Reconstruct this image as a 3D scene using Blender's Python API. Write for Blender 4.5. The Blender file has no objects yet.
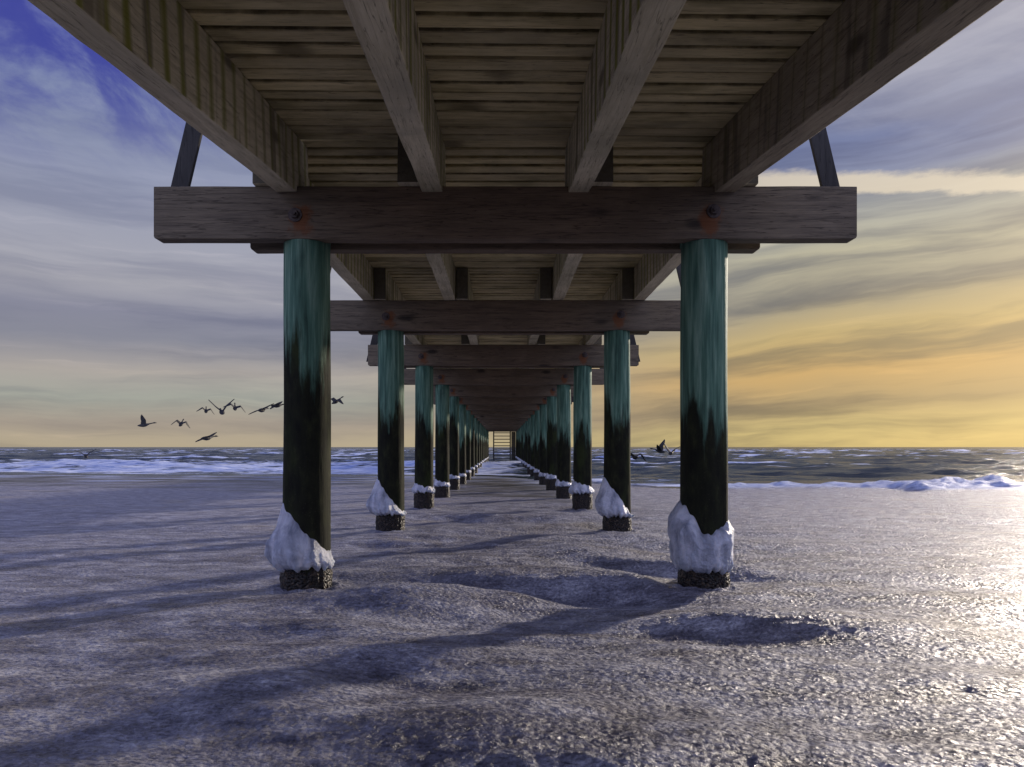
import bpy, bmesh, math, random
import numpy as np
from mathutils import Vector, Matrix

random.seed(7)
rng = np.random.default_rng(11)
sc = bpy.context.scene
COL = sc.collection
R = math.radians

EYE = 0.78            # camera height above the ice at the first piles
F = 718.0             # focal length in pixels of the 1024 px frame
VPX, HY = 502.0, 447.0
XC = 0.018            # pier axis, a little right of the camera
D0, BAY, NB = 3.98, 3.0, 17
SUN_AZ, SUN_EL = R(44.5), R(15)
WATER = -0.25

def lin(r, g, b):
    f = lambda c: (c/255/12.92 if c/255 <= .04045 else ((c/255+.055)/1.055)**2.4)
    return (f(r), f(g), f(b), 1.0)

def px(x, y, d):
    return Vector(((x-VPX)/F*d, d, EYE+(HY-y)/F*d))

# ------------------------------------------------------------------ nodes
class NT:
    def __init__(s, tree):
        s.t = tree; s.n = tree.nodes; s.l = tree.links
    def new(s, typ, **kw):
        n = s.n.new(typ)
        for k, v in kw.items(): setattr(n, k, v)
        return n
    def set(s, sock, v):
        if v is None: return
        if isinstance(v, bpy.types.NodeSocket): s.l.new(v, sock)
        else: sock.default_value = v
    def m(s, op, a, b=None, c=None, clamp=False):
        n = s.new('ShaderNodeMath', operation=op, use_clamp=clamp)
        for i, v in enumerate((a, b, c)): s.set(n.inputs[i], v)
        return n.outputs[0]
    def ss(s, x, lo, hi, to0=0.0, to1=1.0):
        n = s.new('ShaderNodeMapRange', interpolation_type='SMOOTHSTEP')
        s.set(n.inputs[0], x)
        n.inputs[1].default_value = lo; n.inputs[2].default_value = hi
        n.inputs[3].default_value = to0; n.inputs[4].default_value = to1
        return n.outputs[0]
    def mix(s, fac, a, b, blend='MIX'):
        n = s.new('ShaderNodeMix', data_type='RGBA', blend_type=blend)
        n.clamp_factor = True
        s.set(n.inputs[0], fac); s.set(n.inputs[6], a); s.set(n.inputs[7], b)
        return n.outputs[2]
    def ramp(s, x, stops, interp='LINEAR'):
        n = s.new('ShaderNodeValToRGB'); cr = n.color_ramp; cr.interpolation = interp
        while len(cr.elements) < len(stops): cr.elements.new(0.5)
        for e, (p, c) in zip(cr.elements, stops): e.position = p; e.color = c
        s.set(n.inputs[0], x)
        return n.outputs[0]
    def noise(s, vec, scale=5, detail=4, rough=.55, dist=0, out=0):
        n = s.new('ShaderNodeTexNoise'); s.set(n.inputs['Vector'], vec)
        n.inputs['Scale'].default_value = scale; n.inputs['Detail'].default_value = detail
        n.inputs['Roughness'].default_value = rough; n.inputs['Distortion'].default_value = dist
        return n.outputs[out]
    def voro(s, vec, scale=5, feature='F1', out='Distance', rand=1.0, smooth=.5):
        n = s.new('ShaderNodeTexVoronoi', feature=feature); s.set(n.inputs['Vector'], vec)
        n.inputs['Scale'].default_value = scale; n.inputs['Randomness'].default_value = rand
        if feature == 'SMOOTH_F1': n.inputs['Smoothness'].default_value = smooth
        return n.outputs[out]
    def comb(s, x, y, z):
        n = s.new('ShaderNodeCombineXYZ')
        for i, v in enumerate((x, y, z)): s.set(n.inputs[i], v)
        return n.outputs[0]
    def sep(s, v):
        n = s.new('ShaderNodeSeparateXYZ'); s.l.new(v, n.inputs[0]); return n.outputs
    def scale(s, vec, sx, sy, sz, off=None):
        n = s.new('ShaderNodeVectorMath', operation='MULTIPLY'); s.set(n.inputs[0], vec)
        n.inputs[1].default_value = (sx, sy, sz)
        if off is None: return n.outputs[0]
        a = s.new('ShaderNodeVectorMath', operation='ADD'); s.l.new(n.outputs[0], a.inputs[0]); s.set(a.inputs[1], off)
        return a.outputs[0]
    def rnd(s, k=50.0):
        o = s.new('ShaderNodeObjectInfo').outputs['Random']
        v = s.m('MULTIPLY', o, k)
        return s.comb(v, s.m('MULTIPLY', v, 1.7), s.m('MULTIPLY', v, .6)), o
    def bump(s, h, strength=.5, dist=.01, normal=None):
        n = s.new('ShaderNodeBump'); s.set(n.inputs['Height'], h)
        n.inputs['Strength'].default_value = strength; n.inputs['Distance'].default_value = dist
        if normal is not None: s.l.new(normal, n.inputs['Normal'])
        return n.outputs[0]

def material(name):
    m = bpy.data.materials.new(name); m.use_nodes = True
    t = NT(m.node_tree); b = m.node_tree.nodes['Principled BSDF']
    return m, t, b

def attr(t, name):
    n = t.new('ShaderNodeAttribute'); n.attribute_name = name; return n.outputs['Fac']

# ------------------------------------------------------------------ materials
def wood(name, light, dark, axis, plank_step=None, streak=0.0, moss=0.0, rust=False, joints=0.0, rough=.8):
    m, t, b = material(name)
    co = t.new('ShaderNodeTexCoord').outputs['Object']
    off, rnd = t.rnd()
    st = [(1.2, 14, 14), (14, 1.2, 14), (14, 14, 1.2)][axis]
    if plank_step:                      # every plank its own tone
        xyz = t.sep(co)
        pid = t.m('FLOOR', t.m('DIVIDE', xyz[1], plank_step))
        wn = t.new('ShaderNodeTexWhiteNoise', noise_dimensions='1D'); t.set(wn.inputs['W'], pid)
        pr = wn.outputs['Value']
        o2 = t.comb(t.m('MULTIPLY', pr, 31.0), 0.0, t.m('MULTIPLY', pr, 17.0))
        a = t.new('ShaderNodeVectorMath', operation='ADD'); t.l.new(off, a.inputs[0]); t.l.new(o2, a.inputs[1]); off = a.outputs[0]
    v = t.scale(co, *st, off=off)
    g = t.noise(v, 2.2, 8, .62, .35)
    fine = t.noise(t.scale(co, *[k*2.6 for k in st], off=off), 4, 5, .65, .2)
    blot = t.noise(t.scale(co, 1, 1, 1, off=off), 2.3, 5, .6, .4)
    c = t.ramp(t.m('ADD', t.m('MULTIPLY', g, .65), t.m('MULTIPLY', fine, .35)), [(.30, dark), (.5, tuple(x*.62+y*.38 for x, y in zip(light, dark))), (.68, light)])
    c = t.mix(t.ss(blot, .45, .72), c, tuple(x*.58 for x in light[:3])+(1,))
    # checks (long thin cracks)
    crk = t.noise(t.scale(co, *[k*(.55 if k < 5 else 1.25) for k in st], off=off), 3.1, 3, .5, .1)
    crack = t.m('SUBTRACT', 1.0, t.ss(t.m('ABSOLUTE', t.m('SUBTRACT', crk, .5)), .0, .012))
    c = t.mix(t.m('MULTIPLY', crack, .6), c, tuple(x*.25 for x in dark[:3])+(1,))
    # knots
    kn = t.voro(t.scale(co, *((1.7, .8, 4.6), (.8, 1.7, 4.6), (4.6, .8, 1.7))[axis], off=off), 1.0, 'F1')
    kd = t.m('ADD', kn, t.m('MULTIPLY', t.m('SUBTRACT', fine, .5), .12))
    c = t.mix(t.m('MULTIPLY', t.ss(kd, .06, .20, 1, 0), .85), c, tuple(x*.4 for x in dark[:3])+(1,))
    if plank_step:
        c = t.mix(1.0, c, t.ramp(pr, [(0, (.78, .77, .75, 1)), (.5, (.95, .94, .90, 1)), (1, (1.12, 1.1, 1.02, 1))]), 'MULTIPLY')
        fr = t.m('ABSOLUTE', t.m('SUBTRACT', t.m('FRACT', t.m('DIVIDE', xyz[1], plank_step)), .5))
        joint_shade = t.m('ADD', fr, t.m('MULTIPLY', t.m('SUBTRACT', t.noise(t.scale(co, 3, 9, 3, off=off), 2.0, 5, .65), .5), .16))
        c = t.mix(t.m('MULTIPLY', t.ss(joint_shade, .34, .42), .88), c, (.030, .023, .012, 1))  # shade painted along the plank joints so the gaps read dark
    if streak > 0:                      # drips running down the side from the plank joints
        xyz = t.sep(co)
        w = t.noise(t.comb(t.m('MULTIPLY', xyz[1], 7.5), t.m('MULTIPLY', xyz[2], .8), t.sep(off)[0]), 1.0, 3, .5, .25)
        w2 = t.noise(t.comb(t.m('MULTIPLY', xyz[1], 11.0), t.m('MULTIPLY', xyz[2], 1.1), t.m('ADD', t.sep(off)[0], 9.0)), 1.0, 3, .55, .25)
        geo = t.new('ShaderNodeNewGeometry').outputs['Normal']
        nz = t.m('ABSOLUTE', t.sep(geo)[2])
        side = t.ss(t.m('ABSOLUTE', t.sep(geo)[0]), .5, .8)
        dk = t.m('MULTIPLY', t.ss(w, .52, .62), side)
        c = t.mix(t.m('MULTIPLY', dk, streak), c, tuple(x*.5 for x in dark[:3])+(1,))
        fr = t.m('FRACT', t.m('ADD', t.m('DIVIDE', xyz[1], .125), t.m('MULTIPLY', t.m('SUBTRACT', w, .5), .5)))
        jt = t.ss(t.m('ABSOLUTE', t.m('SUBTRACT', fr, .5)), .22, .42)
        ms = t.m('MULTIPLY', t.m('MULTIPLY', jt, t.ss(w2, .34, .50)), side)
        c = t.mix(t.m('MULTIPLY', t.m('MULTIPLY', t.ss(t.m('ABSOLUTE', t.m('SUBTRACT', fr, .5)), .40, .5), side), streak*.7), c, tuple(x*.4 for x in dark[:3])+(1,))
        fl = t.noise(t.scale(co, .6, .6, .6, off=off), 1.3, 3)
        ms = t.m('MULTIPLY', ms, t.ss(fl, .35, .6, .35, 1))
        c = t.mix(t.m('MULTIPLY', ms, moss), c, (.21, .21, .010, 1))
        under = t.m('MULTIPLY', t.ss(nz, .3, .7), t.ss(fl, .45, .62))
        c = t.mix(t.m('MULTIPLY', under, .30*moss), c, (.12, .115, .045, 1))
    elif moss > 0:
        fl = t.noise(t.scale(co, 1.2, 3, 1, off=off), 1.6, 4)
        c = t.mix(t.m('MULTIPLY', t.ss(fl, .46, .68), moss), c, (.105, .088, .016, 1))
    if axis == 1:                       # end grain darker than the long faces
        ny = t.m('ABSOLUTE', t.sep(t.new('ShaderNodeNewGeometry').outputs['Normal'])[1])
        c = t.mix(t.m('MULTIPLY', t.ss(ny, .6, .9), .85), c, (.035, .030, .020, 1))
    if rust:
        xyz = t.sep(co)
        ax = t.m('SUBTRACT', t.m('ABSOLUTE', xyz[0]), 1.1)
        zz = t.m('MULTIPLY', t.m('ADD', xyz[2], -.10), .75)
        rr = t.m('SQRT', t.m('ADD', t.m('MULTIPLY', ax, ax), t.m('MULTIPLY', zz, zz)))
        rn = t.m('ADD', rr, t.m('MULTIPLY', t.m('SUBTRACT', t.noise(co, 16, 5, .65), .5), .17))
        c = t.mix(t.ss(rn, .03, .085, .8, 0), c, (.16, .055, .014, 1))
        # reddish heart of the timber towards the middle
        hw = t.m('MULTIPLY', t.ss(t.m('ABSOLUTE', xyz[0]), .4, 1.5, 1, 0), .45)
        c = t.mix(hw, c, t.mix(1.0, c, (1.25, .92, .70, 1), 'MULTIPLY'))
    t.set(b.inputs['Base Color'], c)
    t.set(b.inputs['Roughness'], rough)
    b.inputs['Specular IOR Level'].default_value = .3
    h = t.m('ADD', t.m('MULTIPLY', g, .5), t.m('SUBTRACT', t.m('MULTIPLY', fine, .5), t.m('MULTIPLY', crack, .8)))
    t.set(b.inputs['Normal'], t.bump(h, .6, .006))
    return m

M = {}
M['beam'] = wood('weathered_beam_wood', (.185, .148, .098, 1), (.050, .040, .029, 1), 0, rust=True)
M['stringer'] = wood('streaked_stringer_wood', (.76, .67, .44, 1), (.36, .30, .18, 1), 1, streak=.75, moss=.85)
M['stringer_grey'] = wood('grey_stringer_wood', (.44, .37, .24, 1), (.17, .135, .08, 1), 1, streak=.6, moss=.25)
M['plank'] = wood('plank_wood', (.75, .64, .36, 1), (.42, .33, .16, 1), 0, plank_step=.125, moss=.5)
M['prop'] = wood('dark_prop_wood', (.045, .042, .038, 1), (.018, .017, .016, 1), 2)

def pile_mat():
    m, t, b = material('tide_stained_pile')
    co = t.new('ShaderNodeTexCoord').outputs['Object']
    off, rnd = t.rnd()
    z = t.sep(co)[2]
    drip = t.m('ADD', t.m('MULTIPLY', t.noise(t.scale(co, 4.5, 4.5, .8, off=off), 1.0, 3, .5, .3), .6), t.m('MULTIPLY', t.noise(t.scale(co, 16, 16, 1.0, off=off), 1.0, 4, .6, .2), .4))
    jag = t.noise(t.scale(co, 20, 20, 4, off=off), 1.5, 5, .65)
    e = t.m('ADD', z, t.m('MULTIPLY', t.m('SUBTRACT', drip, .5), 1.9))
    e = t.m('ADD', e, t.m('MULTIPLY', t.m('SUBTRACT', jag, .5), .45))
    e = t.m('ADD', e, t.m('MULTIPLY', t.m('SUBTRACT', rnd, .5), .40))
    top = t.ss(e, 1.0, 1.27)
    grain = t.noise(t.scale(co, 22, 22, 1.3, off=off), 1.5, 6, .6, .2)
    teal = t.ramp(grain, [(.28, (.020, .044, .031, 1)), (.5, (.078, .160, .108, 1)), (.70, (.20, .30, .21, 1))])
    worn = t.noise(t.scale(co, 4, 4, .8, off=off), 1.6, 5, .6)
    teal = t.mix(t.ss(worn, .56, .72, 0, .75), teal, (.022, .040, .030, 1))
    low = t.ramp(t.noise(t.scale(co, 12, 12, 5, off=off), 1.4, 6, .65), [(.3, (.004, .004, .003, 1)), (.55, (.012, .013, .006, 1)), (.75, (.030, .034, .012, 1))])
    alg = t.noise(t.scale(co, 3, 3, 1.2, off=off), 1.5, 4)
    low = t.mix(t.ss(alg, .5, .68, 0, .6), low, (.026, .036, .009, 1))
    c = t.mix(top, low, teal)
    spk = t.voro(t.scale(co, 1, 1, 1, off=off), 60, 'F1')
    c = t.mix(t.m('MULTIPLY', t.ss(spk, .0, .22, .35, 0), t.ss(z, .4, 1.2, 1, 0)), c, (.10, .085, .06, 1))
    t.set(b.inputs['Base Color'], c)
    t.set(b.inputs['Roughness'], t.ss(top, 0, 1, .85, .68))
    b.inputs['Specular IOR Level'].default_value = .16
    t.set(b.inputs['Normal'], t.bump(t.m('ADD', grain, t.m('MULTIPLY', jag, .8)), .6, .008))
    return m
M['pile'] = pile_mat()

def barn_mat():
    m, t, b = material('mussel_crust')
    co = t.new('ShaderNodeTexCoord').outputs['Object']
    v = t.voro(co, 75, 'F1', 'Color'); d = t.voro(co, 75, 'F1')
    c = t.ramp(t.sep(v)[0], [(0, (.005, .004, .004, 1)), (.6, (.011, .008, .006, 1)), (.88, (.034, .019, .010, 1)), (1, (.085, .06, .038, 1))])
    t.set(b.inputs['Base Color'], c); b.inputs['Roughness'].default_value = .5
    t.set(b.inputs['Normal'], t.bump(t.m('SUBTRACT', 1.0, d), 1.0, .02))
    return m
M['barnacle'] = barn_mat()

def ice_mat():
    m, t, b = material('pile_ice')
    co = t.new('ShaderNodeTexCoord').outputs['Object']
    n1 = t.noise(t.scale(co, 1, 1, .45), 14, 6, .6, .3)
    n2 = t.noise(co, 95, 5, .75)
    c = t.ramp(n1, [(.34, (.22, .24, .30, 1)), (.5, (.45, .47, .55, 1)), (.64, (.68, .69, .76, 1))])
    t.set(b.inputs['Base Color'], c)
    b.inputs['Roughness'].default_value = .38
    b.inputs['Subsurface Weight'].default_value = .6
    b.inputs['Subsurface Radius'].default_value = (.03, .04, .05)
    b.inputs['Subsurface Scale'].default_value = .6
    t.set(b.inputs['Normal'], t.bump(t.m('ADD', n1, t.m('MULTIPLY', n2, .6)), 1.0, .035))
    return m
M['ice'] = ice_mat()

def ground_mat():
    m, t, b = material('frozen_beach')
    geo = t.new('ShaderNodeNewGeometry')
    co = geo.outputs['Position']
    wet, bank, calm = attr(t, 'wet'), attr(t, 'bank'), attr(t, 'calm')
    v = t.scale(co, .75, 1.25, 1)
    broad = t.noise(v, .9, 5, .6, .4)
    mid = t.noise(v, 7, 6, .66, .1)
    fine = t.noise(co, 60, 5, .72, .1)
    peb = t.voro(t.scale(co, .8, 1.15, 1), 58, 'SMOOTH_F1', smooth=.4)
    peb2 = t.voro(t.scale(co, .8, 1.1, 1), 130, 'F1')
    ice = t.ramp(t.m('ADD', t.m('MULTIPLY', mid, .55), t.m('MULTIPLY', fine, .45)),
                 [(.36, (.075, .074, .098, 1)), (.5, (.210, .211, .264, 1)), (.64, (.46, .465, .53, 1))])
    ice = t.mix(t.ss(broad, .54, .70, 0, .28), ice, (.40, .33, .21, 1))     # sandy film on the ice
    drk = t.noise(t.scale(co, .8, 2.3, 1, off=(3.0, 5.0, 0)), 1.6, 6, .66, .3)
    wetice = t.m('MULTIPLY', t.ss(drk, .47, .62), t.ss(t.sep(co)[1], 8.0, 3.5))
    ice = t.mix(t.m('MULTIPLY', wetice, .66), ice, t.mix(1.0, ice, (.30, .27, .30, 1), 'MULTIPLY'))
    fl = t.noise(co, 30, 3, .6)
    sand = t.ramp(t.noise(t.scale(co, .5, 2.2, 1), 2.0, 6, .65), [(.34, (.032, .032, .028, 1)), (.5, (.072, .070, .060, 1)), (.66, (.26, .26, .28, 1))])
    c = t.mix(wet, ice, sand)
    snow = t.ramp(mid, [(.3, (.20, .25, .40, 1)), (.6, (.46, .51, .66, 1))])
    c = t.mix(bank, c, snow)
    t.set(b.inputs['Base Color'], c)
    rg = t.ss(t.m('ADD', peb, t.m('MULTIPLY', fine, .25)), .22, .50, .17, .42)
    rg = t.m('ADD', t.m('SUBTRACT', rg, t.m('MULTIPLY', wetice, .10)), t.m('MULTIPLY', bank, .2))
    t.set(b.inputs['Roughness'], rg)
    b.inputs['Specular IOR Level'].default_value = .11
    h = t.m('ADD', t.m('MULTIPLY', peb, -.9), t.m('MULTIPLY', fine, .9))
    h = t.m('ADD', h, t.m('MULTIPLY', peb2, -.25))
    n0 = t.bump(mid, .35, .04)
    n = t.new('ShaderNodeBump'); t.set(n.inputs['Height'], h)
    n.inputs['Distance'].default_value = .013
    t.set(n.inputs['Strength'], t.m('SUBTRACT', 1.0, t.m('MULTIPLY', wet, .55)))
    t.l.new(n0, n.inputs['Normal'])
    # every grain of the crust is a small glassy facet with its own tilt
    def facet(scale, k):
        jit = t.new('ShaderNodeVectorMath', operation='ADD'); t.l.new(co, jit.inputs[0])
        t.l.new(t.scale(t.noise(co, scale*.6, 2, .5, out=1), .012, .012, .012), jit.inputs[1])
        cc = t.voro(t.scale(jit.outputs[0], .8, 1.2, 1), scale, 'F1', 'Color')
        o = t.new('ShaderNodeVectorMath', operation='SUBTRACT'); t.l.new(cc, o.inputs[0]); o.inputs[1].default_value = (.5, .5, .5)
        kk = t.new('ShaderNodeVectorMath', operation='SCALE'); t.l.new(o.outputs[0], kk.inputs[0]); t.set(kk.inputs['Scale'], k)
        return kk.outputs[0]
    amt = t.m('MULTIPLY', t.m('SUBTRACT', 1.0, t.m('MULTIPLY', wet, .7)), t.m('SUBTRACT', 1.0, t.m('MULTIPLY', bank, .6)))
    a1 = t.new('ShaderNodeVectorMath', operation='ADD'); t.l.new(n.outputs[0], a1.inputs[0]); t.l.new(facet(85, t.m('MULTIPLY', amt, .64)), a1.inputs[1])
    a2 = t.new('ShaderNodeVectorMath', operation='ADD'); t.l.new(a1.outputs[0], a2.inputs[0]); t.l.new(facet(34, t.m('MULTIPLY', amt, .26)), a2.inputs[1])
    nn = t.new('ShaderNodeVectorMath', operation='NORMALIZE'); t.l.new(a2.outputs[0], nn.inputs[0])
    t.set(b.inputs['Normal'], nn.outputs[0])
    return m
M['ground'] = ground_mat()

def sea_mat():
    m, t, b = material('winter_sea')
    co = t.new('ShaderNodeNewGeometry').outputs['Position']
    foam = attr(t, 'foam')
    fn = t.noise(t.scale(co, .35, 1.4, 1), 2.2, 7, .68, .5)
    ff = t.m('ADD', foam, t.m('MULTIPLY', t.m('SUBTRACT', fn, .5), 1.3))
    mask = t.ss(ff, .42, .62)
    deep = t.ramp(t.noise(t.scale(co, .05, .16, 1), 1, 5), [(.35, (.012, .020, .029, 1)), (.65, (.026, .040, .047, 1))])
    fo = t.ramp(t.noise(t.scale(co, .6, 1.6, 1), 1.6, 5, .6), [(.35, (.20, .27, .50, 1)), (.62, (.62, .66, .76, 1))])
    t.set(b.inputs['Base Color'], t.mix(mask, deep, fo))
    t.set(b.inputs['Roughness'], t.ss(mask, 0, 1, .24, .8))
    b.inputs['IOR'].default_value = 1.33; b.inputs['Specular IOR Level'].default_value = .22
    rip = t.noise(t.scale(co, .55, 1.5, 1), 2.0, 7, .66, .4)
    rip2 = t.noise(t.scale(co, .12, .4, 1), 1.6, 5, .6, .4)
    n0 = t.bump(rip2, 1.0, .30)
    t.set(b.inputs['Normal'], t.bump(rip, 1.0, .07, n0))
    return m
M['sea'] = sea_mat()

def plain(name, col, rough=.6, metal=0.0, var=.5, scale=40):
    m, t, b = material(name)
    co = t.new('ShaderNodeTexCoord').outputs['Object']
    n = t.noise(co, scale, 4)
    t.set(b.inputs['Base Color'], t.ramp(n, [(.3, tuple(c*(1-var) for c in col)+(1,)), (.7, tuple(c*(1+var) for c in col)+(1,))]))
    b.inputs['Roughness'].default_value = rough; b.inputs['Metallic'].default_value = metal
    return m
M['bolt'] = plain('rusty_bolt', (.075, .055, .045), .65, .3)
M['plumage'] = plain('dark_plumage', (.008, .0075, .0075), .7, 0, .5, 12)
M['plumage_grey'] = plain('grey_plumage', (.022, .021, .021), .7, 0, .7, 6)

# ------------------------------------------------------------------ helpers
def obj(name, mesh, mat, parent=None, loc=(0, 0, 0), rot=(0, 0, 0), label=None):
    o = bpy.data.objects.new(name, mesh); COL.objects.link(o)
    if mat and not mesh.materials: mesh.materials.append(mat)
    o.location = loc; o.rotation_euler = rot
    if parent: o.parent = parent
    if label: o['label'] = label
    return o

def tag(o, label, cat, group=None):
    o['label'] = label; o['category'] = cat
    if group: o['group'] = group
    return o

def bm_mesh(bm, name, smooth=False):
    me = bpy.data.meshes.new(name); bm.normal_update(); bm.to_mesh(me); bm.free()
    if smooth: me.shade_smooth()
    return me

def add_box(bm, x0, x1, y0, y1, z0, z1, bevel=0.0):
    g = bmesh.ops.create_cube(bm, size=1.0)
    vs = g['verts']
    for v in vs:
        v.co = Vector(((x0+x1)/2+v.co.x*(x1-x0), (y0+y1)/2+v.co.y*(y1-y0), (z0+z1)/2+v.co.z*(z1-z0)))
    if bevel:
        es = list({e for v in vs for e in v.link_edges})
        bmesh.ops.bevel(bm, geom=es, offset=bevel, segments=2, affect='EDGES', profile=.6)

def perlin(x, y, seed=0):
    x = np.asarray(x, float); y = np.asarray(y, float)
    xi = np.floor(x).astype(np.int64); yi = np.floor(y).astype(np.int64)
    xf = x-xi; yf = y-yi
    def grad(ix, iy):
        h = (ix*374761393 + iy*668265263 + seed*1442695041) & 0xFFFFFFFF
        h = ((h ^ (h >> 13))*1274126177) & 0xFFFFFFFF
        h = (h ^ (h >> 16)) & 0xFFFF
        a = h/65536.0*2*np.pi
        return np.cos(a), np.sin(a)
    u = xf*xf*xf*(xf*(xf*6-15)+10); v = yf*yf*yf*(yf*(yf*6-15)+10)
    def dot(dx, dy):
        gx, gy = grad(xi+dx, yi+dy)
        return gx*(xf-dx)+gy*(yf-dy)
    a = dot(0, 0)*(1-u)+dot(1, 0)*u
    b = dot(0, 1)*(1-u)+dot(1, 1)*u
    return (a*(1-v)+b*v)*1.5

def sstep(x, lo, hi):
    t = np.clip((x-lo)/(hi-lo), 0, 1); return t*t*(3-2*t)

def grid_mesh(name, xs, ys, Z, attrs):
    nx, ny = len(xs), len(ys)
    X, Y = np.meshgrid(xs, ys)
    co = np.stack([X, Y, Z], -1).reshape(-1, 3).astype(np.float32)
    i = np.arange(nx*ny).reshape(ny, nx)
    q = np.stack([i[:-1, :-1], i[:-1, 1:], i[1:, 1:], i[1:, :-1]], -1).reshape(-1, 4)
    me = bpy.data.meshes.new(name)
    me.vertices.add(len(co)); me.vertices.foreach_set('co', co.ravel())
    me.loops.add(q.size); me.loops.foreach_set('vertex_index', q.ravel().astype(np.int32))
    me.polygons.add(len(q)); me.polygons.foreach_set('loop_start', np.arange(0, q.size, 4, dtype=np.int32))
    me.update(calc_edges=True); me.validate()
    for k, v in attrs.items():
        a = me.attributes.new(k, 'FLOAT', 'POINT'); a.data.foreach_set('value', np.clip(v, 0, 1).ravel().astype(np.float32))
    me.shade_smooth()
    return me

# ------------------------------------------------------------------ the frozen beach
def shore(x):
    return 25.5 - 7.5*sstep(x, -1.0, 4.5) + .6*perlin(x/3.0, x*0+.3, 5) + 2.5*sstep(-x, 8, 30)

def ground_h(x, y):
    ys = shore(x)
    yy = np.where(y > 4, 4+(y-4)*(25-4)/(ys-4), y)
    h = np.interp(yy, [-20, -6, 4, 7, 10, 14, 25, 40, 120], [.5, .12, 0, -.045, -.085, -.15, WATER, WATER-.6, WATER-3])
    flat = h.copy()
    near = (1-sstep(y, 6, 12))
    mid = 1-sstep(y, 14, 23)
    rough = (.40+.60*sstep(x, -1.9, -.7)*(1-.5*sstep(x, .5, 1.9)))
    a = perlin(x/1.9+3.1, y/.85+.25*x, 1); c = perlin(x/1.05+.4*perlin(x/.5, y/.4, 18), y/.40+.35*x, 2); e = perlin(x/.26, y/.17+.4*x, 3)
    h = h + rough*(.034*near+.016*mid)*a + rough*(.016*near+.007*mid)*c + (.0015*near+.001*mid)*e*(.5+.5*rough)
    sw = perlin(x/2.6+.5*perlin(x/1.3, y/.9, 24), y/.60+.35*x+.35*perlin(x/.9, y/.6, 25), 23)
    sw2 = perlin(x/.85, y/.30+.5*x+.3*perlin(x/.5, y/.3, 26), 27)
    rt = 1-.30*sstep(x, .5, 1.4)-.40*sstep(x, 1.3, 2.2)
    h = h + rt*(.12+.88*sstep(x, -1.8, -.5))*(.058*near+.020*mid)*sw + rt*(.2+.8*sstep(x, -1.8, -.5))*(.0150*near+.005*mid)*sw2
    f = perlin(x/.095, y/.062, 4)
    g = perlin(x/.045, y/.032, 6)
    h = h + near*(.0050*np.abs(f) + .0040*np.abs(g) + .002*f)*(.6+.4*rough)
    # steps: a dark face towards the camera, gently falling away behind
    for x0, x1, y0, sl, hh, dec in ((.30, 1.40, 3.04, -.10, .022, .5), 
                                    (-1.3, -.35, 1.98, -.25, .022, .45)):
        yc = y0 + sl*(x-(x0+x1)/2) + .07*perlin(x/.40, x*0+y0*7, 9)
        dy = y-yc
        win = sstep(x, x0-.12, x0+.25)*(1-sstep(x, x1-.35, x1+.12))
        h = h + hh*win*sstep(dy, -.17, .12)*np.exp(-np.clip(dy, 0, 9)/dec)
    # wind-rounded mounds
    for mx, my, rx, ry, mh, sk in ((-.60, 4.55, .42, .24, .095, 0), (-.47, 3.52, .30, .15, .060, .1), (.10, 3.56, .26, .14, .055, -.1), (-1.0, 3.3, .42, .16, .030, .2),
                                   (.30, 4.25, .50, .20, .045, .1), (-.25, 5.4, .75, .26, .060, .1), (.55, 6.2, .65, .28, .060, .1), (-.75, 6.6, .5, .25, .04, .1),
                                   (-.45, 2.45, .42, .15, .040, .25), (.48, 2.28, .42, .15, .045, .2), (1.4, 2.5, .8, .28, .016, .2), (1.9, 3.3, .8, .26, .028, .1),
                                   (.1, 1.95, .4, .12, .03, .2), (1.0, 1.95, .7, .26, .010, .2), (.85, 3.75, .4, .14, .02, .1)):
        q = ((x-mx)/(rx*1.2))**2 + (1/1.45**2)*((y-my-sk*(x-mx)+.03*perlin(x/.5, y*0+my, 14))/ry)**2
        h = h + 1.0*mh*np.exp(-q)
    # scour at the pile feet
    for i in range(5):
        for s in (-1, 1):
            r = np.hypot(x-(XC+s*1.1), y-(D0+BAY*i))
            pin = .92*np.exp(-(r/.30)**4)
            h = h*(1-pin)+(flat+np.interp(i, [0, 1, 2, 3], [-.012, -.006, 0, 0]))*pin
            h = h + np.interp(i, [0, 1, 2, 3], [.018, .022, .012, 0])*np.exp(-(r/.45)**2) + (.020 if i < 3 else 0)*np.exp(-((r-.165)/.05)**2)*(.5+.9*perlin(x/.07, y/.07, 55+i))
    return h

def banks(x, y):
    b = np.zeros_like(x)
    ys = shore(x)
    for x0, x1, dy, hh, w in ((2.0, 4.3, .2, .09, .35), (4.6, 7.4, -.1, .14, .5), (6.6, 10.4, -.2, .15, .5), (9.2, 12.9, -.9, .25, .7), (11.5, 19, -.1, .18, .6), (18, 30, 0, .25, .8)):
        win = sstep(x, x0, x0+.6)*(1-sstep(x, x1-.8, x1))
        top = .8+.4*perlin(x/.9, y/.5, 21)+.25*perlin(x/.3, y/.2, 22)+.12*perlin(x/.12, y/.1, 23)
        b = b + hh*win*top*np.exp(-((y-ys-dy)/w)**2)
    return b

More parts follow.
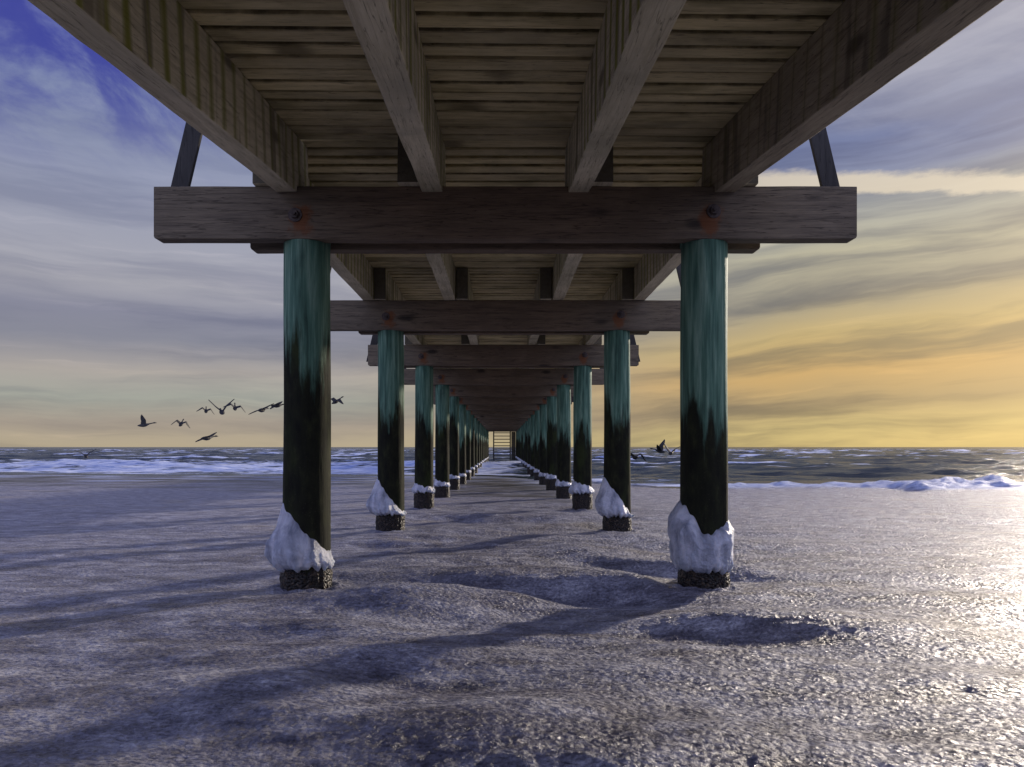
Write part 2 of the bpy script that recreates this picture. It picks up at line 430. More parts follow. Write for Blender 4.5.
def build_ground():
    ys = np.concatenate([np.linspace(-14, 1.2, 60, endpoint=False), np.arange(1.2, 4.2, .0125), 4.2*np.exp(np.linspace(0, math.log(46/4.2), 420))])
    fx = np.concatenate([np.arange(-3.2, 3.2, .0145)])
    outr = 3.2*np.exp(np.linspace(0, math.log(90/3.2), 190))
    xs = np.concatenate([-outr[::-1][:-1], [-3.2-1e-3], fx[1:], outr])
    xs = np.unique(np.round(xs, 5))
    X, Y = np.meshgrid(xs, ys)
    H = ground_h(X, Y)
    B = banks(X, Y)
    S = shore(X)
    dist = S-Y
    nse = perlin(X/2.2, Y/1.1, 31)+.5*perlin(X/.7, Y/.35, 32)
    wl = 1-sstep(X, .6, 2.4)
    reach = np.where(np.abs(X) < 1.4, 11.5, 9.0)
    wet = wl*(1-sstep(dist+nse*4.0, reach-5.0, reach+2.0))
    wet = np.maximum(wet, 1-sstep(dist+nse*.3, .0, .5))
    bank = sstep(B, .02, .07)
    slush = perlin(X/3.2, Y/.55, 33)+.5*perlin(X/1.1, Y/.25, 34)
    bank = np.maximum(bank, .8*wl*sstep(slush-.07*dist, -.15, .25)*(1-sstep(dist, 3, 8)))
    return grid_mesh('ground', xs, ys, H+B, {'wet': wet*(1-bank), 'bank': bank, 'calm': wet})
g = obj('ground', build_ground(), M['ground']); g['kind'] = 'structure'

# ------------------------------------------------------------------ the sea
def build_sea():
    ys = 12.0*np.exp(np.linspace(0, math.log(9000/12.0), 760))
    k = np.linspace(-1, 1, 521)
    xs = np.sinh(k*7.2)/math.sinh(7.2)*9000
    X, Y = np.meshgrid(xs, ys)
    fade = 1-sstep(Y, 120, 600)
    dist = Y-shore(np.clip(X, -40, 40))
    ramp = sstep(dist, -1, 9)
    wx = X+3*perlin(X/14, Y/9, 41); wy = Y+.10*X+1.6*perlin(X/11, Y/7, 42)
    def crest(ph, p): return (0.5+0.5*np.sin(ph))**p
    mod = .55+.45*perlin(X/9, Y/5, 43)
    mod2 = .5+.5*perlin(X/6+7, Y/4, 44)
    w1 = crest(wy*2*np.pi/7.5+1.1, 3)*mod
    w2 = crest((wy+.22*wx)*2*np.pi/3.6, 2.2)*mod2
    w3 = perlin(wx/1.3, wy/.55, 45)
    far = perlin(X/12, Y/4.5, 46)
    Z = WATER + fade*ramp*(.34*w1+.20*w2+.11*w3-.05)+fade*sstep(Y, 40, 90)*.26*far
    Z = Z + .012*perlin(X/.8, Y/.4, 47)*(1-sstep(Y, 30, 60))
    left = 1-sstep(X/np.maximum(Y, 1), -.02, .12)
    n = perlin(X/7, Y/2.0, 51)+.5*perlin(X/2.2, Y/.8, 52)
    band = sstep(dist, .3, 2)*(1-sstep(dist+8*n, 14, 36))
    foam = left*band*(.62+.28*n) + (1-left)*sstep(dist, .2, 1.0)*(1-sstep(dist, 1.5, 7))*(.50+.4*n)
    caps = sstep(w1*1.0+.25*w3+.25*n, .46, .85)*.8*(1-sstep(Y, 150, 500))
    caps2 = sstep(far+.5*n, .40, .8)*.75*sstep(Y, 35, 80)*(1-sstep(Y, 300, 900))
    foam = np.maximum(foam, np.maximum(caps, caps2))
    return grid_mesh('sea', xs, ys, Z, {'foam': foam})
s = obj('water', build_sea(), M['sea']); s['kind'] = 'structure'

# ------------------------------------------------------------------ the pier
pier = bpy.data.objects.new('pier', None); COL.objects.link(pier); pier.location = (XC, D0, 0)
tag(pier, 'long weathered timber pier on two rows of green stained piles running out to sea', 'pier')

ZB, ZT = EYE+1.118, EYE+1.403          # underside and top of the cross beams
ZD = EYE+1.703                          # underside of the deck

def pile_mesh(seed):
    bm = bmesh.new(); n = 36
    r0 = random.Random(seed)
    ph = [r0.uniform(0, 6.28) for _ in range(4)]
    zs = np.linspace(-1.6, ZB, 26)
    rings = []
    for z in zs:
        ring = []
        for j in range(n):
            a = 2*math.pi*j/n
            r = .130 - .003*z + .0022*math.sin(3*a+ph[0]+z*.8)+.0018*math.sin(7*a+ph[1]+1.3*z)+.0015*math.sin(5*z+ph[2]+a)
            ring.append(bm.verts.new((r*math.cos(a), r*math.sin(a), z)))
        rings.append(ring)
    for A, B in zip(rings, rings[1:]):
        for j in range(n):
            bm.faces.new((A[j], A[(j+1) % n], B[(j+1) % n], B[j])).smooth = True
    bm.faces.new(rings[-1]); bm.faces.new(rings[0][::-1])
    # tongue clasped between the two beams
    add_box(bm, -.115, .115, -.032, .070, ZB+.0005, ZT-.03)
    return bm_mesh(bm, 'pile')
pile_meshes = [pile_mesh(k) for k in range(4)]

def crust_mesh(z0, z1, seed):
    n, k = 72, 30
    r0 = np.random.default_rng(seed)
    a = np.arange(n)*2*np.pi/n
    zs = np.linspace(z0, z1, k)
    A, Z = np.meshgrid(a, zs)
    bump = .003 + .009*np.abs(perlin(A*8, Z*30, seed)) + .006*r0.random(A.shape) + .006*perlin(A*2.5, Z*8, seed+5)
    t = (Z-z0)/(z1-z0)
    bump = bump*(1-sstep(t, .93, 1.0)*.8)
    Rr = .130+bump
    bm = bmesh.new()
    V = [[bm.verts.new((Rr[i, j]*math.cos(a[j]), Rr[i, j]*math.sin(a[j]), Z[i, j])) for j in range(n)] for i in range(k)]
    for i in range(k-1):
        for j in range(n):
            bm.faces.new((V[i][j], V[i][(j+1) % n], V[i+1][(j+1) % n], V[i+1][j]))
    top = [bm.verts.new((.120*math.cos(x), .120*math.sin(x), z1+.004)) for x in a]
    for j in range(n):
        bm.faces.new((V[-1][j], V[-1][(j+1) % n], top[(j+1) % n], top[j]))
    return bm_mesh(bm, 'barnacle_crust')

TENT = ([0, .04, .12, .24, .38, .55, .78, 1.0], [.05, .48, .85, 1.0, .92, .62, .30, .0])
ROUND = ([0, .05, .14, .30, .42, .55, .68, .82, .93, 1.0], [.05, .45, .72, .86, .80, .92, 1.0, .78, .40, .0])
def collar_mesh(top, bot, bulge, seed, flute=.006, prof=TENT):
    """ice frozen round a pile: top(theta), bulge(theta); theta 0 = right, 180 = left, 270 = towards the beach"""
    n, k = 132, 52
    bm = bmesh.new(); rows = []
    for i in range(k+1):
        s_ = i/k; row = []
        for j in range(n):
            th = 2*math.pi*j/n
            zt = top(th)+.022*float(perlin(math.cos(th)*3.1+seed, math.sin(th)*3.1, 7))
            zb = bot+.024*float(perlin(math.cos(th)*5+seed, math.sin(th)*5, 8))+.007*math.sin(17*th+seed)
            z = zb+(zt-zb)*s_
            f = np.interp(s_, *prof)
            thick = bulge(th)*f
            fl = flute*(f**.7)*(1-.6*s_)*float(perlin(th*6.0+seed*3, z*3.0, 11)+.6*perlin(th*13+seed, z*5, 12))
            lump = f*(.38*bulge(th)*float(perlin(math.cos(th)*2.6+seed, math.sin(th)*2.6+z*7, 13))+.011*abs(float(perlin(th*3.2+seed, z*17, 15)))+.006*abs(float(perlin(th*8+seed, z*40, 16))))
            r = .1285+max(thick+fl+lump, .0015 if i else -.004)
            if i == k: r = .124
            row.append(bm.verts.new((r*math.cos(th), r*math.sin(th), z)))
        rows.append(row)
    for A, B in zip(rows, rows[1:]):
        for j in range(n):
            bm.faces.new((A[j], A[(j+1) % n], B[(j+1) % n], B[j]))
    und = [bm.verts.new((.122*math.cos(2*math.pi*j/n), .122*math.sin(2*math.pi*j/n), rows[0][j].co.z+.012)) for j in range(n)]
    for j in range(n):
        bm.faces.new((und[j], und[(j+1) % n], rows[0][(j+1) % n], rows[0][j]))
    return bm_mesh(bm, 'ice_collar', True)

cos, sin = math.cos, math.sin
front = lambda t: max(0.0, -sin(t))
collars = {
    (0, -1): (collar_mesh(lambda t: .335-.135*cos(t)+.02*front(t), .115, lambda t: .042-.032*cos(t)+.010*front(t), 1), .125),
    (0, 1): (collar_mesh(lambda t: .345+.030*cos(t)+.16*max(0, -cos(t)-.35)/.65-.035*front(t)*max(0, 1-abs(cos(t))*1.5), .105, lambda t: .049-.022*cos(t)-.018*max(0, -cos(t)-.8)/.2+.008*front(t), 2, .010, ROUND), .115),
    (1, -1): (collar_mesh(lambda t: .32-.17*cos(t), .13, lambda t: .058-.040*cos(t), 3), .14),
    (1, 1): (collar_mesh(lambda t: .31-.19*cos(t), .11, lambda t: .050-.022*cos(t), 4), .12),
    (2, -1): (collar_mesh(lambda t: .25-.03*cos(t), .15, lambda t: .034-.012*cos(t), 5), .16),
    (2, 1): (collar_mesh(lambda t: .27-.05*cos(t), .14, lambda t: .036-.012*cos(t), 6), .15),
}
ring_a = (collar_mesh(lambda t: .17-.03*cos(t), .07, lambda t: .016-.006*cos(t), 7, .006), .07)
ring_b = (collar_mesh(lambda t: .10-.03*cos(t), .0, lambda t: .014-.005*cos(t), 8, .006), .01)

crust_cache = {}
def crust(ztop, seed):
    k = (round(ztop, 3), seed)
    if k not in crust_cache: crust_cache[k] = crust_mesh(-.55, ztop, seed)
    return crust_cache[k]

def beam_mesh(hl, th, seed):
    r0 = random.Random(seed)
    bm = bmesh.new(); h = (ZT-ZB)
    c = .016
    prof = [(-hl+c, 0), (hl-c, 0), (hl-c*.3, c*.35), (hl, c), (hl, h), (-hl, h), (-hl, c), (-hl+c*.3, c*.35)]
    A = [bm.verts.new((x, 0, z)) for x, z in prof]; B = [bm.verts.new((x, th, z)) for x, z in prof]
    bm.faces.new(A); bm.faces.new(B[::-1])
    m_ = len(prof)
    for j in range(m_): bm.faces.new((A[(j+1) % m_], A[j], B[j], B[(j+1) % m_]))
    bmesh.ops.recalc_face_normals(bm, faces=bm.faces)
    bmesh.ops.bevel(bm, geom=[e for e in bm.edges if abs(e.verts[0].co.x-e.verts[1].co.x) > 1], offset=.007, segments=2, affect='EDGES', profile=.5)
    # slight waviness of sawn timber
    es = [e for e in bm.edges if abs(e.verts[0].co.x-e.verts[1].co.x) > 1]
    bmesh.ops.subdivide_edges(bm, edges=es, cuts=22, use_grid_fill=True)
    for v in bm.verts:
        v.co.z += .0025*float(perlin(v.co.x*2.3+seed, v.co.z*3, 61)); v.co.y += .0015*float(perlin(v.co.x*3+seed, v.co.z*9, 62))
    return bm_mesh(bm, 'cap_beam')

def bolt_mesh():
    bm = bmesh.new()
    def disc(r, y0, y1, n):
        A = [bm.verts.new((r*cos(2*math.pi*j/n), y0, r*sin(2*math.pi*j/n))) for j in range(n)]
        B = [bm.verts.new((r*.93*cos(2*math.pi*j/n), y1, r*.93*sin(2*math.pi*j/n))) for j in range(n)]
        for j in range(n): bm.faces.new((A[j], A[(j+1) % n], B[(j+1) % n], B[j]))
        bm.faces.new(B); bm.faces.new(A[::-1])
    disc(.040, .004, -.006, 28); disc(.024, -.0062, -.024, 6); disc(.010, -.0242, -.036, 12)
    bmesh.ops.recalc_face_normals(bm, faces=bm.faces)
    return bm_mesh(bm, 'bolt')
BOLT = bolt_mesh()
front_beams = [beam_mesh(h, .088, i) for i, h in enumerate((1.89, 1.86, 1.86, 1.82))]
rear_beams = [beam_mesh(h, .088, 10+i) for i, h in enumerate((1.44, 1.43, 1.45))]

def stringer_mesh(length, width, seed):
    """runs along +Y from 0, width in X centred, height 0.298 from z 0"""
    bm = bmesh.new()
    add_box(bm, -width/2, width/2, 0, length, 0, .2975, .006)
    es = [e for e in bm.edges if abs(e.verts[0].co.y-e.verts[1].co.y) > length*.8]
    bmesh.ops.subdivide_edges(bm, edges=es, cuts=int(length/.12), use_grid_fill=True)
    for v in bm.verts:
        w = float(perlin(v.co.y*1.7+seed*5, v.co.z*2, 63)); w2 = float(perlin(v.co.y*9+seed*5, v.co.x*12, 64))
        v.co.x += .004*w
        if v.co.z < .02: v.co.z += .003*w+.002*w2
    return bm_mesh(bm, 'stringer')

def deck_mesh(y0, y1, hw, pitch=.125, seed=3):
    r0 = random.Random(seed); bm = bmesh.new()
    k0, k1 = math.floor(y0/pitch), math.ceil(y1/pitch)
    for k in range(k0, k1):
        a = max(k*pitch, y0); b = min((k+1)*pitch, y1)
        if b-a < .03: continue
        g = r0.uniform(.014, .020); dz = r0.uniform(-.002, .0035); e = r0.uniform(-.012, .012)
        tilt = r0.uniform(-.0025, .0025)
        x0, x1 = -hw+e, hw+e
        c = .006
        prof = [(a+g, .0+dz+tilt+c), (a+g+c, dz+tilt), (b-g-c, dz-tilt), (b-g, dz-tilt+c), (b-g, .034), (b-.0005, .035), (b-.0005, .048), (a+.0005, .048), (a+.0005, .035), (a+g, .034)]
        A = [bm.verts.new((x0, y, z)) for y, z in prof]; B = [bm.verts.new((x1, y, z)) for y, z in prof]
        n = len(prof)
        f1 = bm.faces.new(A[::-1]); f2 = bm.faces.new(B)
        for j in range(n): bm.faces.new((A[j], A[(j+1) % n], B[(j+1) % n], B[j]))
    bmesh.ops.recalc_face_normals(bm, faces=bm.faces)
    return bm_mesh(bm, 'deck')

def prop_mesh():
    """leans inwards: from the outer end of the beam up to the handrail; built for the right side (+x)"""
    bm = bmesh.new()
    z0, z1 = ZT-.22, ZT+1.36; k = .236
    xb = 1.80
    w = .100
    P = [(xb-k*(z0-ZT)-w/2, z0), (xb-k*(z0-ZT)+w/2, z0), (xb-k*(z1-ZT)+w/2, z1), (xb-k*(z1-ZT)-w/2, z1)]
    A = [bm.verts.new((x, -.030, z)) for x, z in P]; B = [bm.verts.new((x, -.004, z)) for x, z in P]
    bm.faces.new(A); bm.faces.new(B[::-1])
    for j in range(4): bm.faces.new((A[(j+1) % 4], A[j], B[j], B[(j+1) % 4]))
    bmesh.ops.recalc_face_normals(bm, faces=bm.faces)
    bmesh.ops.bevel(bm, geom=list(bm.edges), offset=.005, segments=2, affect='EDGES', profile=.5)
    return bm_mesh(bm, 'brace')
PROP_R = prop_mesh()
PROP_L = PROP_R.copy()
PROP_L.transform(Matrix.Scale(-1, 4, (1, 0, 0))); PROP_L.flip_normals()

def post_mesh():
    bm = bmesh.new(); add_box(bm, -.045, .045, -.045, .045, 0, 1.05, .006); return bm_mesh(bm, 'rail_post')
POST = post_mesh()
def rail_mesh(length):
    bm = bmesh.new(); add_box(bm, -.06, .06, 0, length, 0, .045, .006); return bm_mesh(bm, 'handrail')

# one bent: two piles, a pair of cross beams, two props
for i in range(NB):
    y = BAY*i
    for s_ in (-1, 1):
        p = obj('pile', pile_meshes[(i*2+(s_ > 0)) % 4], M['pile'], pier, (s_*1.1, y, 0), (0, 0, 0))
        cm, cz = collars.get((i, s_), ring_a if i < 5 else ring_b)
        c = obj('ice_collar', cm, M['ice'], p)
        if i == 0: c['label'] = 'thick white ice skirt frozen round the pile, drooping to the left' if s_ < 0 else 'bulging fluted ring of white ice frozen round the pile'
        obj('barnacle_crust', crust(cz, 70 if s_ < 0 else 71), M['barnacle'], p)
    fb = obj('cap_beam', front_beams[min(i, 3)] if i < 4 else front_beams[1+i % 3], M['beam'], pier, (0, y-.12, ZB))
    if i < 8:
        for s_ in (-1, 1):
            obj('bolt', BOLT, M['bolt'], fb, (s_*1.1+(.02 if s_ > 0 else -.03), 0, .13 if s_ < 0 else .15))
    obj('cap_beam', rear_beams[i % 3], M['beam'], pier, (0, y+.076, ZB-.004))
    for s_ in (-1, 1):
        obj('brace', PROP_R if s_ > 0 else PROP_L, M['prop'], pier, (0, y, 0))
        obj('rail_post', POST, M['prop'], pier, (s_*1.375, y+.10, ZT+.346))

SETA = ((.338, .457), (1.125, 1.235))
SETB = ((.462, .575), (1.240, 1.350))
st_level = [stringer_mesh(BAY+.34, .112, k) for k in range(4)]
for i in range(NB-1):
    setx = SETB if i % 2 == 0 else SETA
    for q, (a, b) in enumerate(setx):
        for s_ in (-1, 1):
            mt = st_level[(q+i+(s_ > 0)*2) % 4]
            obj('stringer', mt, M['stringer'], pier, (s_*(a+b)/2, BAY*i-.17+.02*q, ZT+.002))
# the first bay slopes down towards the beach and the camera
ramp_len = 8.2
slope = math.atan(.128); yaw = .0165
st_ramp = [stringer_mesh(ramp_len, .112, 20+k) for k in range(4)]
rmp = Matrix.Translation((0, .16, ZT+.004)) @ Matrix.Rotation(yaw, 4, 'Z') @ Matrix.Rotation(slope, 4, 'X')
def place(o, local):
    o.matrix_local = rmp @ local
for q, (a, b) in enumerate(SETA):
    for s_ in (-1, 1):
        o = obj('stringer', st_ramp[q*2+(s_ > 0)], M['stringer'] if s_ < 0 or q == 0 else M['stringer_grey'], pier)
        if q == 1 and s_ < 0: o['label'] = 'outer stringer streaked green with moss'
        place(o, Matrix.Rotation(-.022 if s_ > 0 else 0, 4, 'Z') @ Matrix.Translation((s_*(a+b)/2, -ramp_len, 0)))
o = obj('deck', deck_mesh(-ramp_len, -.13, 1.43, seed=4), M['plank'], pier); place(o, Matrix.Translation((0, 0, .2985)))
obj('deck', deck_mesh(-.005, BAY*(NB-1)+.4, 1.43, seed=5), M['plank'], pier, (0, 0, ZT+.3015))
for s_ in (-1, 1):
    obj('handrail', rail_mesh(BAY*(NB-1)+.4), M['prop'], pier, (s_*1.40, 0, ZT+1.398))

# the bathing ladder on the far end
lad = bpy.data.objects.new('ladder', None); COL.objects.link(lad); lad.parent = pier
lad.location = (-.02, BAY*(NB-1)+.45, 0)
def bar(x0, x1, y0, y1, z0, z1):
    bm = bmesh.new(); add_box(bm, x0, x1, y0, y1, z0, z1, .006); return bm_mesh(bm, 'bar')
RAIL = bar(-.045, .045, -.06, .06, -1.4, ZD+.9); RUNG = bar(-.56, .56, -.05, .05, -.028, .028)
for s_ in (-1, 1): obj('ladder_rail', RAIL, M['prop'], lad, (s_*.605, 0, 0))
for k in range(11): obj('rung', RUNG, M['prop'], lad, (0, 0, -.30+.235*k))

pan = bmesh.new()
for k in range(5): add_box(pan, .66+.0625*k, .7205+.0625*k, -.02, .02, -.35, ZB-.01, .004)
obj('end_panel', bm_mesh(pan, 'end_panel'), M['prop'], pier, (0, BAY*(NB-1)+.34, 0))

# ------------------------------------------------------------------ birds
def bird_mesh(li, lo, ri, ro, neck=.26, sweep=.10, chord=.27):
    """one continuous goose-like body; li, lo: inner and outer wing angle of the left wing (degrees above level)"""
    bm = bmesh.new()
    prof = [(-.36, .012, .0), (-.30, .045, .0), (-.20, .085, -.005), (-.05, .115, -.015), (.10, .105, -.01), (.20, .07, .01), (.28, .045, .03),
            (.28+neck*.5, .034, .05), (.28+neck*.85, .036, .06), (.28+neck, .046, .065), (.34+neck, .042, .062), (.39+neck, .02, .052), (.45+neck, .008, .045)]
    n = 14; rings = []
    for y, r, z in prof:
        wx = 1.35 if y < -.28 else 1.0
        rings.append([bm.verts.new((r*wx*cos(2*math.pi*j/n), y, z+r*.92*sin(2*math.pi*j/n))) for j in range(n)])
    for A, B in zip(rings, rings[1:]):
        for j in range(n): bm.faces.new((A[j], B[j], B[(j+1) % n], A[(j+1) % n]))
    bm.faces.new(rings[0]); bm.faces.new(rings[-1][::-1])
    for s_, ai, ao in ((-1, li, lo), (1, ri, ro)):
        p = Vector((s_*.03, .08, .04)); secs = []
        L = [0, .08, .18, .28, .36, .46, .56, .66, .74]
        C = [chord*1.15, chord*1.2, chord*1.15, chord*1.1, chord*1.05, chord*.92, chord*.75, chord*.5, chord*.15]
        prev = 0
        for l, c in zip(L, C):
            a = R(ai if l <= .30 else ao); dl = l-prev; prev = l
            p = p+Vector((s_*dl*cos(a), (sweep*dl if l <= .30 else -sweep*3*dl), dl*sin(a)))
            th = max(.022, .046*(1-l*.6)); up = Vector((-s_*sin(a), 0, cos(a)))
            ring = []
            for j in range(12):
                t = 2*math.pi*j/12
                ring.append(bm.verts.new(p+Vector((0, -c*.35+c*.5*cos(t), 0))+up*(th*sin(t)*(.55+.45*cos(t)))))
            secs.append(ring)
        for A, B in zip(secs, secs[1:]):
            for j in range(12): bm.faces.new((A[j], A[(j+1) % 12], B[(j+1) % 12], B[j]))
        bm.faces.new(secs[0]); bm.faces.new(secs[-1][::-1])
    bmesh.ops.recalc_face_normals(bm, faces=bm.faces)
    me = bm_mesh(bm, 'bird')
    tmp = bpy.data.objects.new('bird_build', me); COL.objects.link(tmp)
    md = tmp.modifiers.new('join', 'REMESH'); md.mode = 'VOXEL'; md.voxel_size = .014; md.use_smooth_shade = True
    dg = bpy.context.evaluated_depsgraph_get()
    out = bpy.data.meshes.new_from_object(tmp.evaluated_get(dg)); out.name = 'bird'
    bpy.data.objects.remove(tmp); bpy.data.meshes.remove(me)
    out.materials.clear(); out.shade_smooth()
    return out

FL = 'birds flying low over the sea'
# x, y (photograph), distance, size, wings, rotation (roll about view, heading), label
birds = [
    (144, 425, 36, .85, (4, -8, 66, 58), (8, 10, -62), 'plumage_grey', 'dark grey bird with one wing raised, leftmost of the flying flock'),
    (181, 424, 36, .80, (34, -46, 28, -52), (26, 8, 12), 'plumage', 'black bird with m shaped drooping wings, second from left in the flying flock'),
    (206, 411, 36, .72, (34, -40, 28, -50), (26, 6, 25), 'plumage', 'small black bird with arched wings, just left of the bird with V raised wings'),
    (222, 412, 35, 1.10, (34, 40, 62, 50), (10, 4, 30), 'plumage', 'large black bird with both wings raised in a wide V, mid flock'),
    (235, 408, 35, .84, (30, -34, 26, -42), (26, 10, 28), 'plumage', 'black bird with tipping wings, just right of the bird with V raised wings'),
    (262, 410, 35, .98, (6, -4, 4, 2), (6, -19, -14), 'plumage', 'black bird gliding on a slant, following the bird nearest the left front pile'),
    (277, 405.5, 35, .90, (6, -2, 0, -8), (6, -16, -48), 'plumage', 'black bird with outstretched neck, about to pass behind the left front pile'),
    (336, 401.5, 35, .80, (28, -22, 24, -30), (26, 8, -35), 'plumage', 'black bird with arched wings, alone just right of the left front pile'),
    (207, 438, 36, 1.05, (6, 0, -4, 0), (4, -19, -28), 'plumage', 'black bird gliding on straight slanting wings, lowest above the horizon at left'),
    (86, 456.5, 34, .72, (40, 26, 50, 34), (8, 0, 35), 'plumage', 'small dark bird skimming the waves at far left, below the horizon'),
    (635, 457, 26, .78, (24, -38, 34, -48), (0, 10, 10), 'plumage_grey', 'grey bird with arched wings over the surf beside the second right pile'),
    (660, 451, 26, .60, (66, 58, 46, 30), (12, -30, 48), 'plumage', 'black bird lifting both wings, left one of the pair near the right front pile'),
    (671, 453, 25, .56, (58, 74, 30, 16), (8, -10, -38), 'plumage', 'dark bird with one wing upright, right one of the pair near the right front pile'),
]
for x, y, d, sz, w, rot, mt, label in birds:
    b = obj('bird', bird_mesh(*w), M[mt], None, px(x, y, d), tuple(R(a) for a in rot))
    b.scale = (sz, sz, sz)
    tag(b, label, 'bird', FL)

# ------------------------------------------------------------------ sky, sun, camera
def build_world():
    w = bpy.data.worlds.new('World'); sc.world = w; w.use_nodes = True
    t = NT(w.node_tree)
    bg = w.node_tree.nodes['Background']; outn = w.node_tree.nodes['World Output']
    sky = t.new('ShaderNodeTexSky', sky_type='NISHITA'); sky.sun_disc = False
    sky.sun_elevation = SUN_EL; sky.sun_rotation = SUN_AZ; sky.air_density = 1.0; sky.dust_density = 1.5
    t.l.new(sky.outputs[0], bg.inputs[0]); bg.inputs[1].default_value = .05
    d = t.new('ShaderNodeTexCoord').outputs['Generated']
    x, y, z = t.sep(d)
    zc = t.m('MAXIMUM', z, 0.0)
    az = t.m('ARCTAN2', x, y); el = t.m('ARCSINE', t.m('MINIMUM', zc, 1.0))
    right = t.ss(az, -.30, .42)
    # streaks lie level on the left and climb towards the sun on the right
    tilt = t.m('MULTIPLY', t.m('MULTIPLY', az, right), -.05)
    ev = t.m('ADD', el, tilt)
    warp = t.noise(t.comb(t.m('MULTIPLY', az, 2.2), t.m('MULTIPLY', el, 5.0), 1.0), 1.5, 4, .55)
    ew = t.m('ADD', ev, t.m('MULTIPLY', t.m('SUBTRACT', warp, .5), .045))
    L = [(0, (184, 170, 144)), (.03, (172, 160, 146)), (.06, (163, 165, 156)), (.095, (174, 166, 160)), (.135, (136, 136, 150)), (.165, (136, 136, 154)), (.20, (172, 170, 178)),
         (.30, (153, 157, 178)), (.40, (132, 142, 176)), (.50, (98, 108, 182)), (.70, (62, 78, 160)), (1.0, (44, 62, 140))]
    Rr = [(0, (196, 178, 120)), (.03, (158, 138, 102)), (.07, (196, 157, 94)), (.12, (192, 166, 106)), (.165, (152, 144, 124)), (.215, (176, 170, 146)), (.27, (164, 166, 162)),
          (.305, (124, 134, 166)), (.345, (98, 112, 156)), (.385, (134, 140, 168)), (.43, (166, 166, 182)), (.52, (182, 182, 198)), (.70, (120, 130, 172)), (1.0, (60, 78, 146))]
    cl = t.ramp(ew, [(p, lin(*c)) for p, c in L]); cr = t.ramp(ew, [(p, lin(*c)) for p, c in Rr])
    c = t.mix(right, cl, cr)
    # long thin streaks, darker and lighter
    st = t.noise(t.comb(t.m('MULTIPLY', az, 2.4), t.m('MULTIPLY', ew, 26.0), 3.0), 1.0, 6, .58, .3)
    st2 = t.noise(t.comb(t.m('MULTIPLY', az, 5.0), t.m('MULTIPLY', ew, 60.0), 8.0), 1.0, 5, .6, .4)
    low = t.ss(el, .25, .5, 1, .35)
    c = t.mix(t.m('MULTIPLY', t.ss(st, .40, .66), t.m('MULTIPLY', low, t.ss(az, -.1, .35, .42, .9))), c, t.mix(1.0, c, lin(168, 174, 200), 'MULTIPLY'))
    c = t.mix(t.m('MULTIPLY', t.ss(st, .50, .30), 0.0), c, c)
    c = t.mix(t.m('MULTIPLY', t.ss(st2, .52, .72), t.m('MULTIPLY', low, .30)), c, t.mix(1.0, c, (1.5, 1.42, 1.32, 1), 'MULTIPLY'))
    # soft puffs higher up
    pv = t.comb(t.m('DIVIDE', x, t.m('ADD', zc, .12)), t.m('DIVIDE', y, t.m('ADD', zc, .12)), 0.0)
    pf = t.noise(t.scale(pv, 1.0, 1.6, 1), 1.3, 7, .6, .5)
    hi = t.ss(el, .30, .48)
    c = t.mix(t.m('MULTIPLY', t.ss(pf, .48, .68), t.m('MULTIPLY', hi, .5)), c, t.mix(right, lin(166, 172, 192), lin(186, 186, 198)))
    c = t.mix(t.m('MULTIPLY', t.ss(pf, .50, .32), t.m('MULTIPLY', hi, .5)), c, t.mix(right, lin(92, 102, 168), lin(120, 130, 166)))
    # deep blue gaps, upper left
    gp = t.noise(t.comb(t.m('MULTIPLY', az, 7.0), t.m('ADD', t.m('MULTIPLY', el, 12.0), t.m('MULTIPLY', az, 5.0)), 5.0), 1.0, 6, .6, .5)
    gm = t.m('MULTIPLY', t.ss(gp, .37, .64), t.m('MULTIPLY', t.ss(el, .29, .43), t.ss(az, -.26, -.46)))
    c = t.mix(t.m('MULTIPLY', gm, .85), c, lin(46, 50, 150))
    # bright level band right of the pier and the glow round the sun
    bn = t.m('ADD', t.m('DIVIDE', zc, t.m('MAXIMUM', y, .05)), t.m('MULTIPLY', t.m('SUBTRACT', t.noise(t.comb(t.m('MULTIPLY', az, 9.0), t.m('MULTIPLY', el, 24.0), 2.0), 1.5, 6, .65), .5), .035))
    bd = t.m('MULTIPLY', t.m('MULTIPLY', t.ss(bn, .348, .358), t.ss(bn, .388, .374)), t.ss(az, .22, .36))
    c = t.mix(t.m('MULTIPLY', bd, .8), c, lin(222, 208, 184))
    sd = (sin(SUN_AZ)*cos(SUN_EL), cos(SUN_AZ)*cos(SUN_EL), sin(SUN_EL))
    dp = t.new('ShaderNodeVectorMath', operation='DOT_PRODUCT'); t.l.new(d, dp.inputs[0]); dp.inputs[1].default_value = sd
    cosang = dp.outputs['Value']
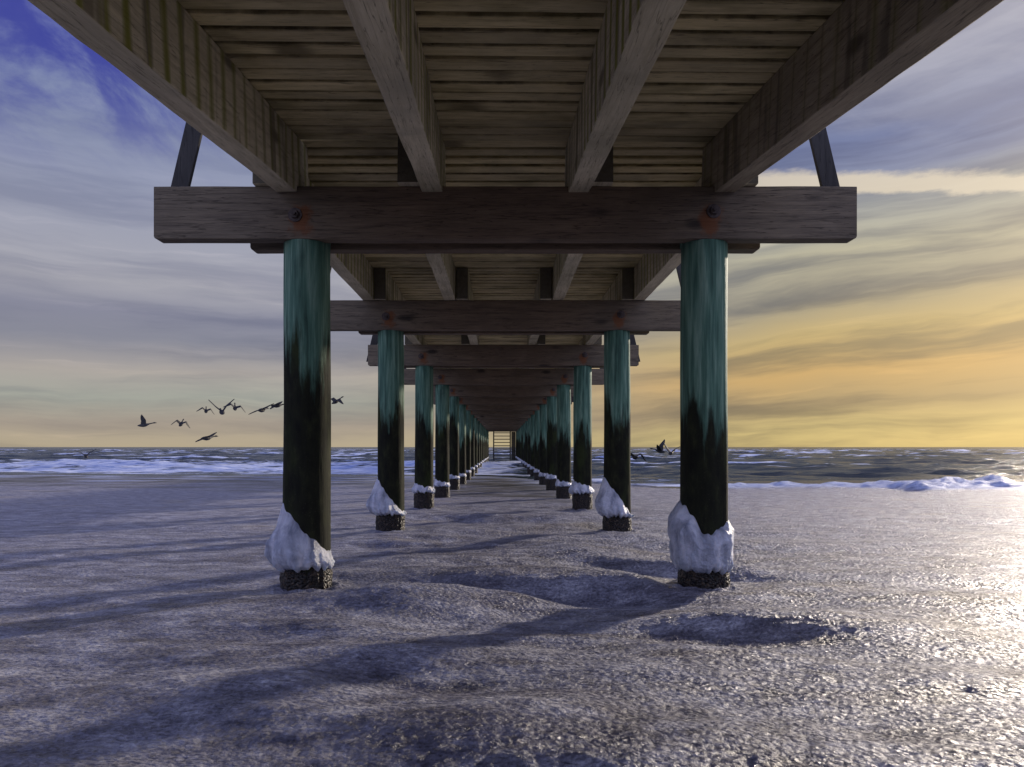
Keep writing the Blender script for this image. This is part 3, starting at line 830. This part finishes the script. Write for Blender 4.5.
    gl = t.m('POWER', t.m('MAXIMUM', cosang, 0.0), 38.0)
    c = t.mix(1.0, c, t.mix(gl, (0, 0, 0, 1), (.045, .038, .026, 1)), 'ADD')
    gl2 = t.m('POWER', t.m('MAXIMUM', cosang, 0.0), 420.0)
    c = t.mix(1.0, c, t.mix(gl2, (0, 0, 0, 1), (.40, .36, .30, 1)), 'ADD')
    # sky behind the camera: unseen, brightened as added fill for beams and ground
    back = t.ss(y, .25, -.45)
    bc = t.mix(1.0, t.mix(t.ss(pf, .4, .65), lin(140, 152, 212), lin(206, 206, 222)), (2.0, 2.0, 2.0, 1), 'MULTIPLY')
    c = t.mix(back, c, bc)
    b2 = t.new('ShaderNodeBackground'); t.set(b2.inputs[0], c); b2.inputs[1].default_value = .78
    mx = t.new('ShaderNodeMixShader'); mx.inputs[0].default_value = .90
    t.l.new(bg.outputs[0], mx.inputs[1]); t.l.new(b2.outputs[0], mx.inputs[2])
    t.l.new(mx.outputs[0], outn.inputs['Surface'])
build_world()

sun = bpy.data.lights.new('sun', 'SUN'); so = bpy.data.objects.new('sun', sun); COL.objects.link(so)
sun.energy = 3.4; sun.angle = R(1.8); sun.color = (1.0, .87, .72)
dv = Vector((sin(SUN_AZ)*cos(SUN_EL), cos(SUN_AZ)*cos(SUN_EL), sin(SUN_EL)))
so.rotation_euler = dv.to_track_quat('Z', 'Y').to_euler(); so.location = (20, 25, 12)

cam = bpy.data.cameras.new('camera'); co = bpy.data.objects.new('camera', cam); COL.objects.link(co)
co.location = (0, 0, EYE); co.rotation_euler = (R(90), 0, 0)
cam.sensor_width = 36; cam.lens = F/1024*36
cam.shift_x = (512-VPX)/1024; cam.shift_y = (HY-383.5)/1024
cam.clip_start = .05; cam.clip_end = 20000
sc.camera = co
sc.view_settings.view_transform = 'Standard'; sc.view_settings.look = 'None'
sc.view_settings.exposure = .42; sc.view_settings.gamma = 1; sc.view_settings.use_curve_mapping = False
sc.cycles.use_denoising = True
sc.cycles.max_bounces = 8; sc.cycles.diffuse_bounces = 4
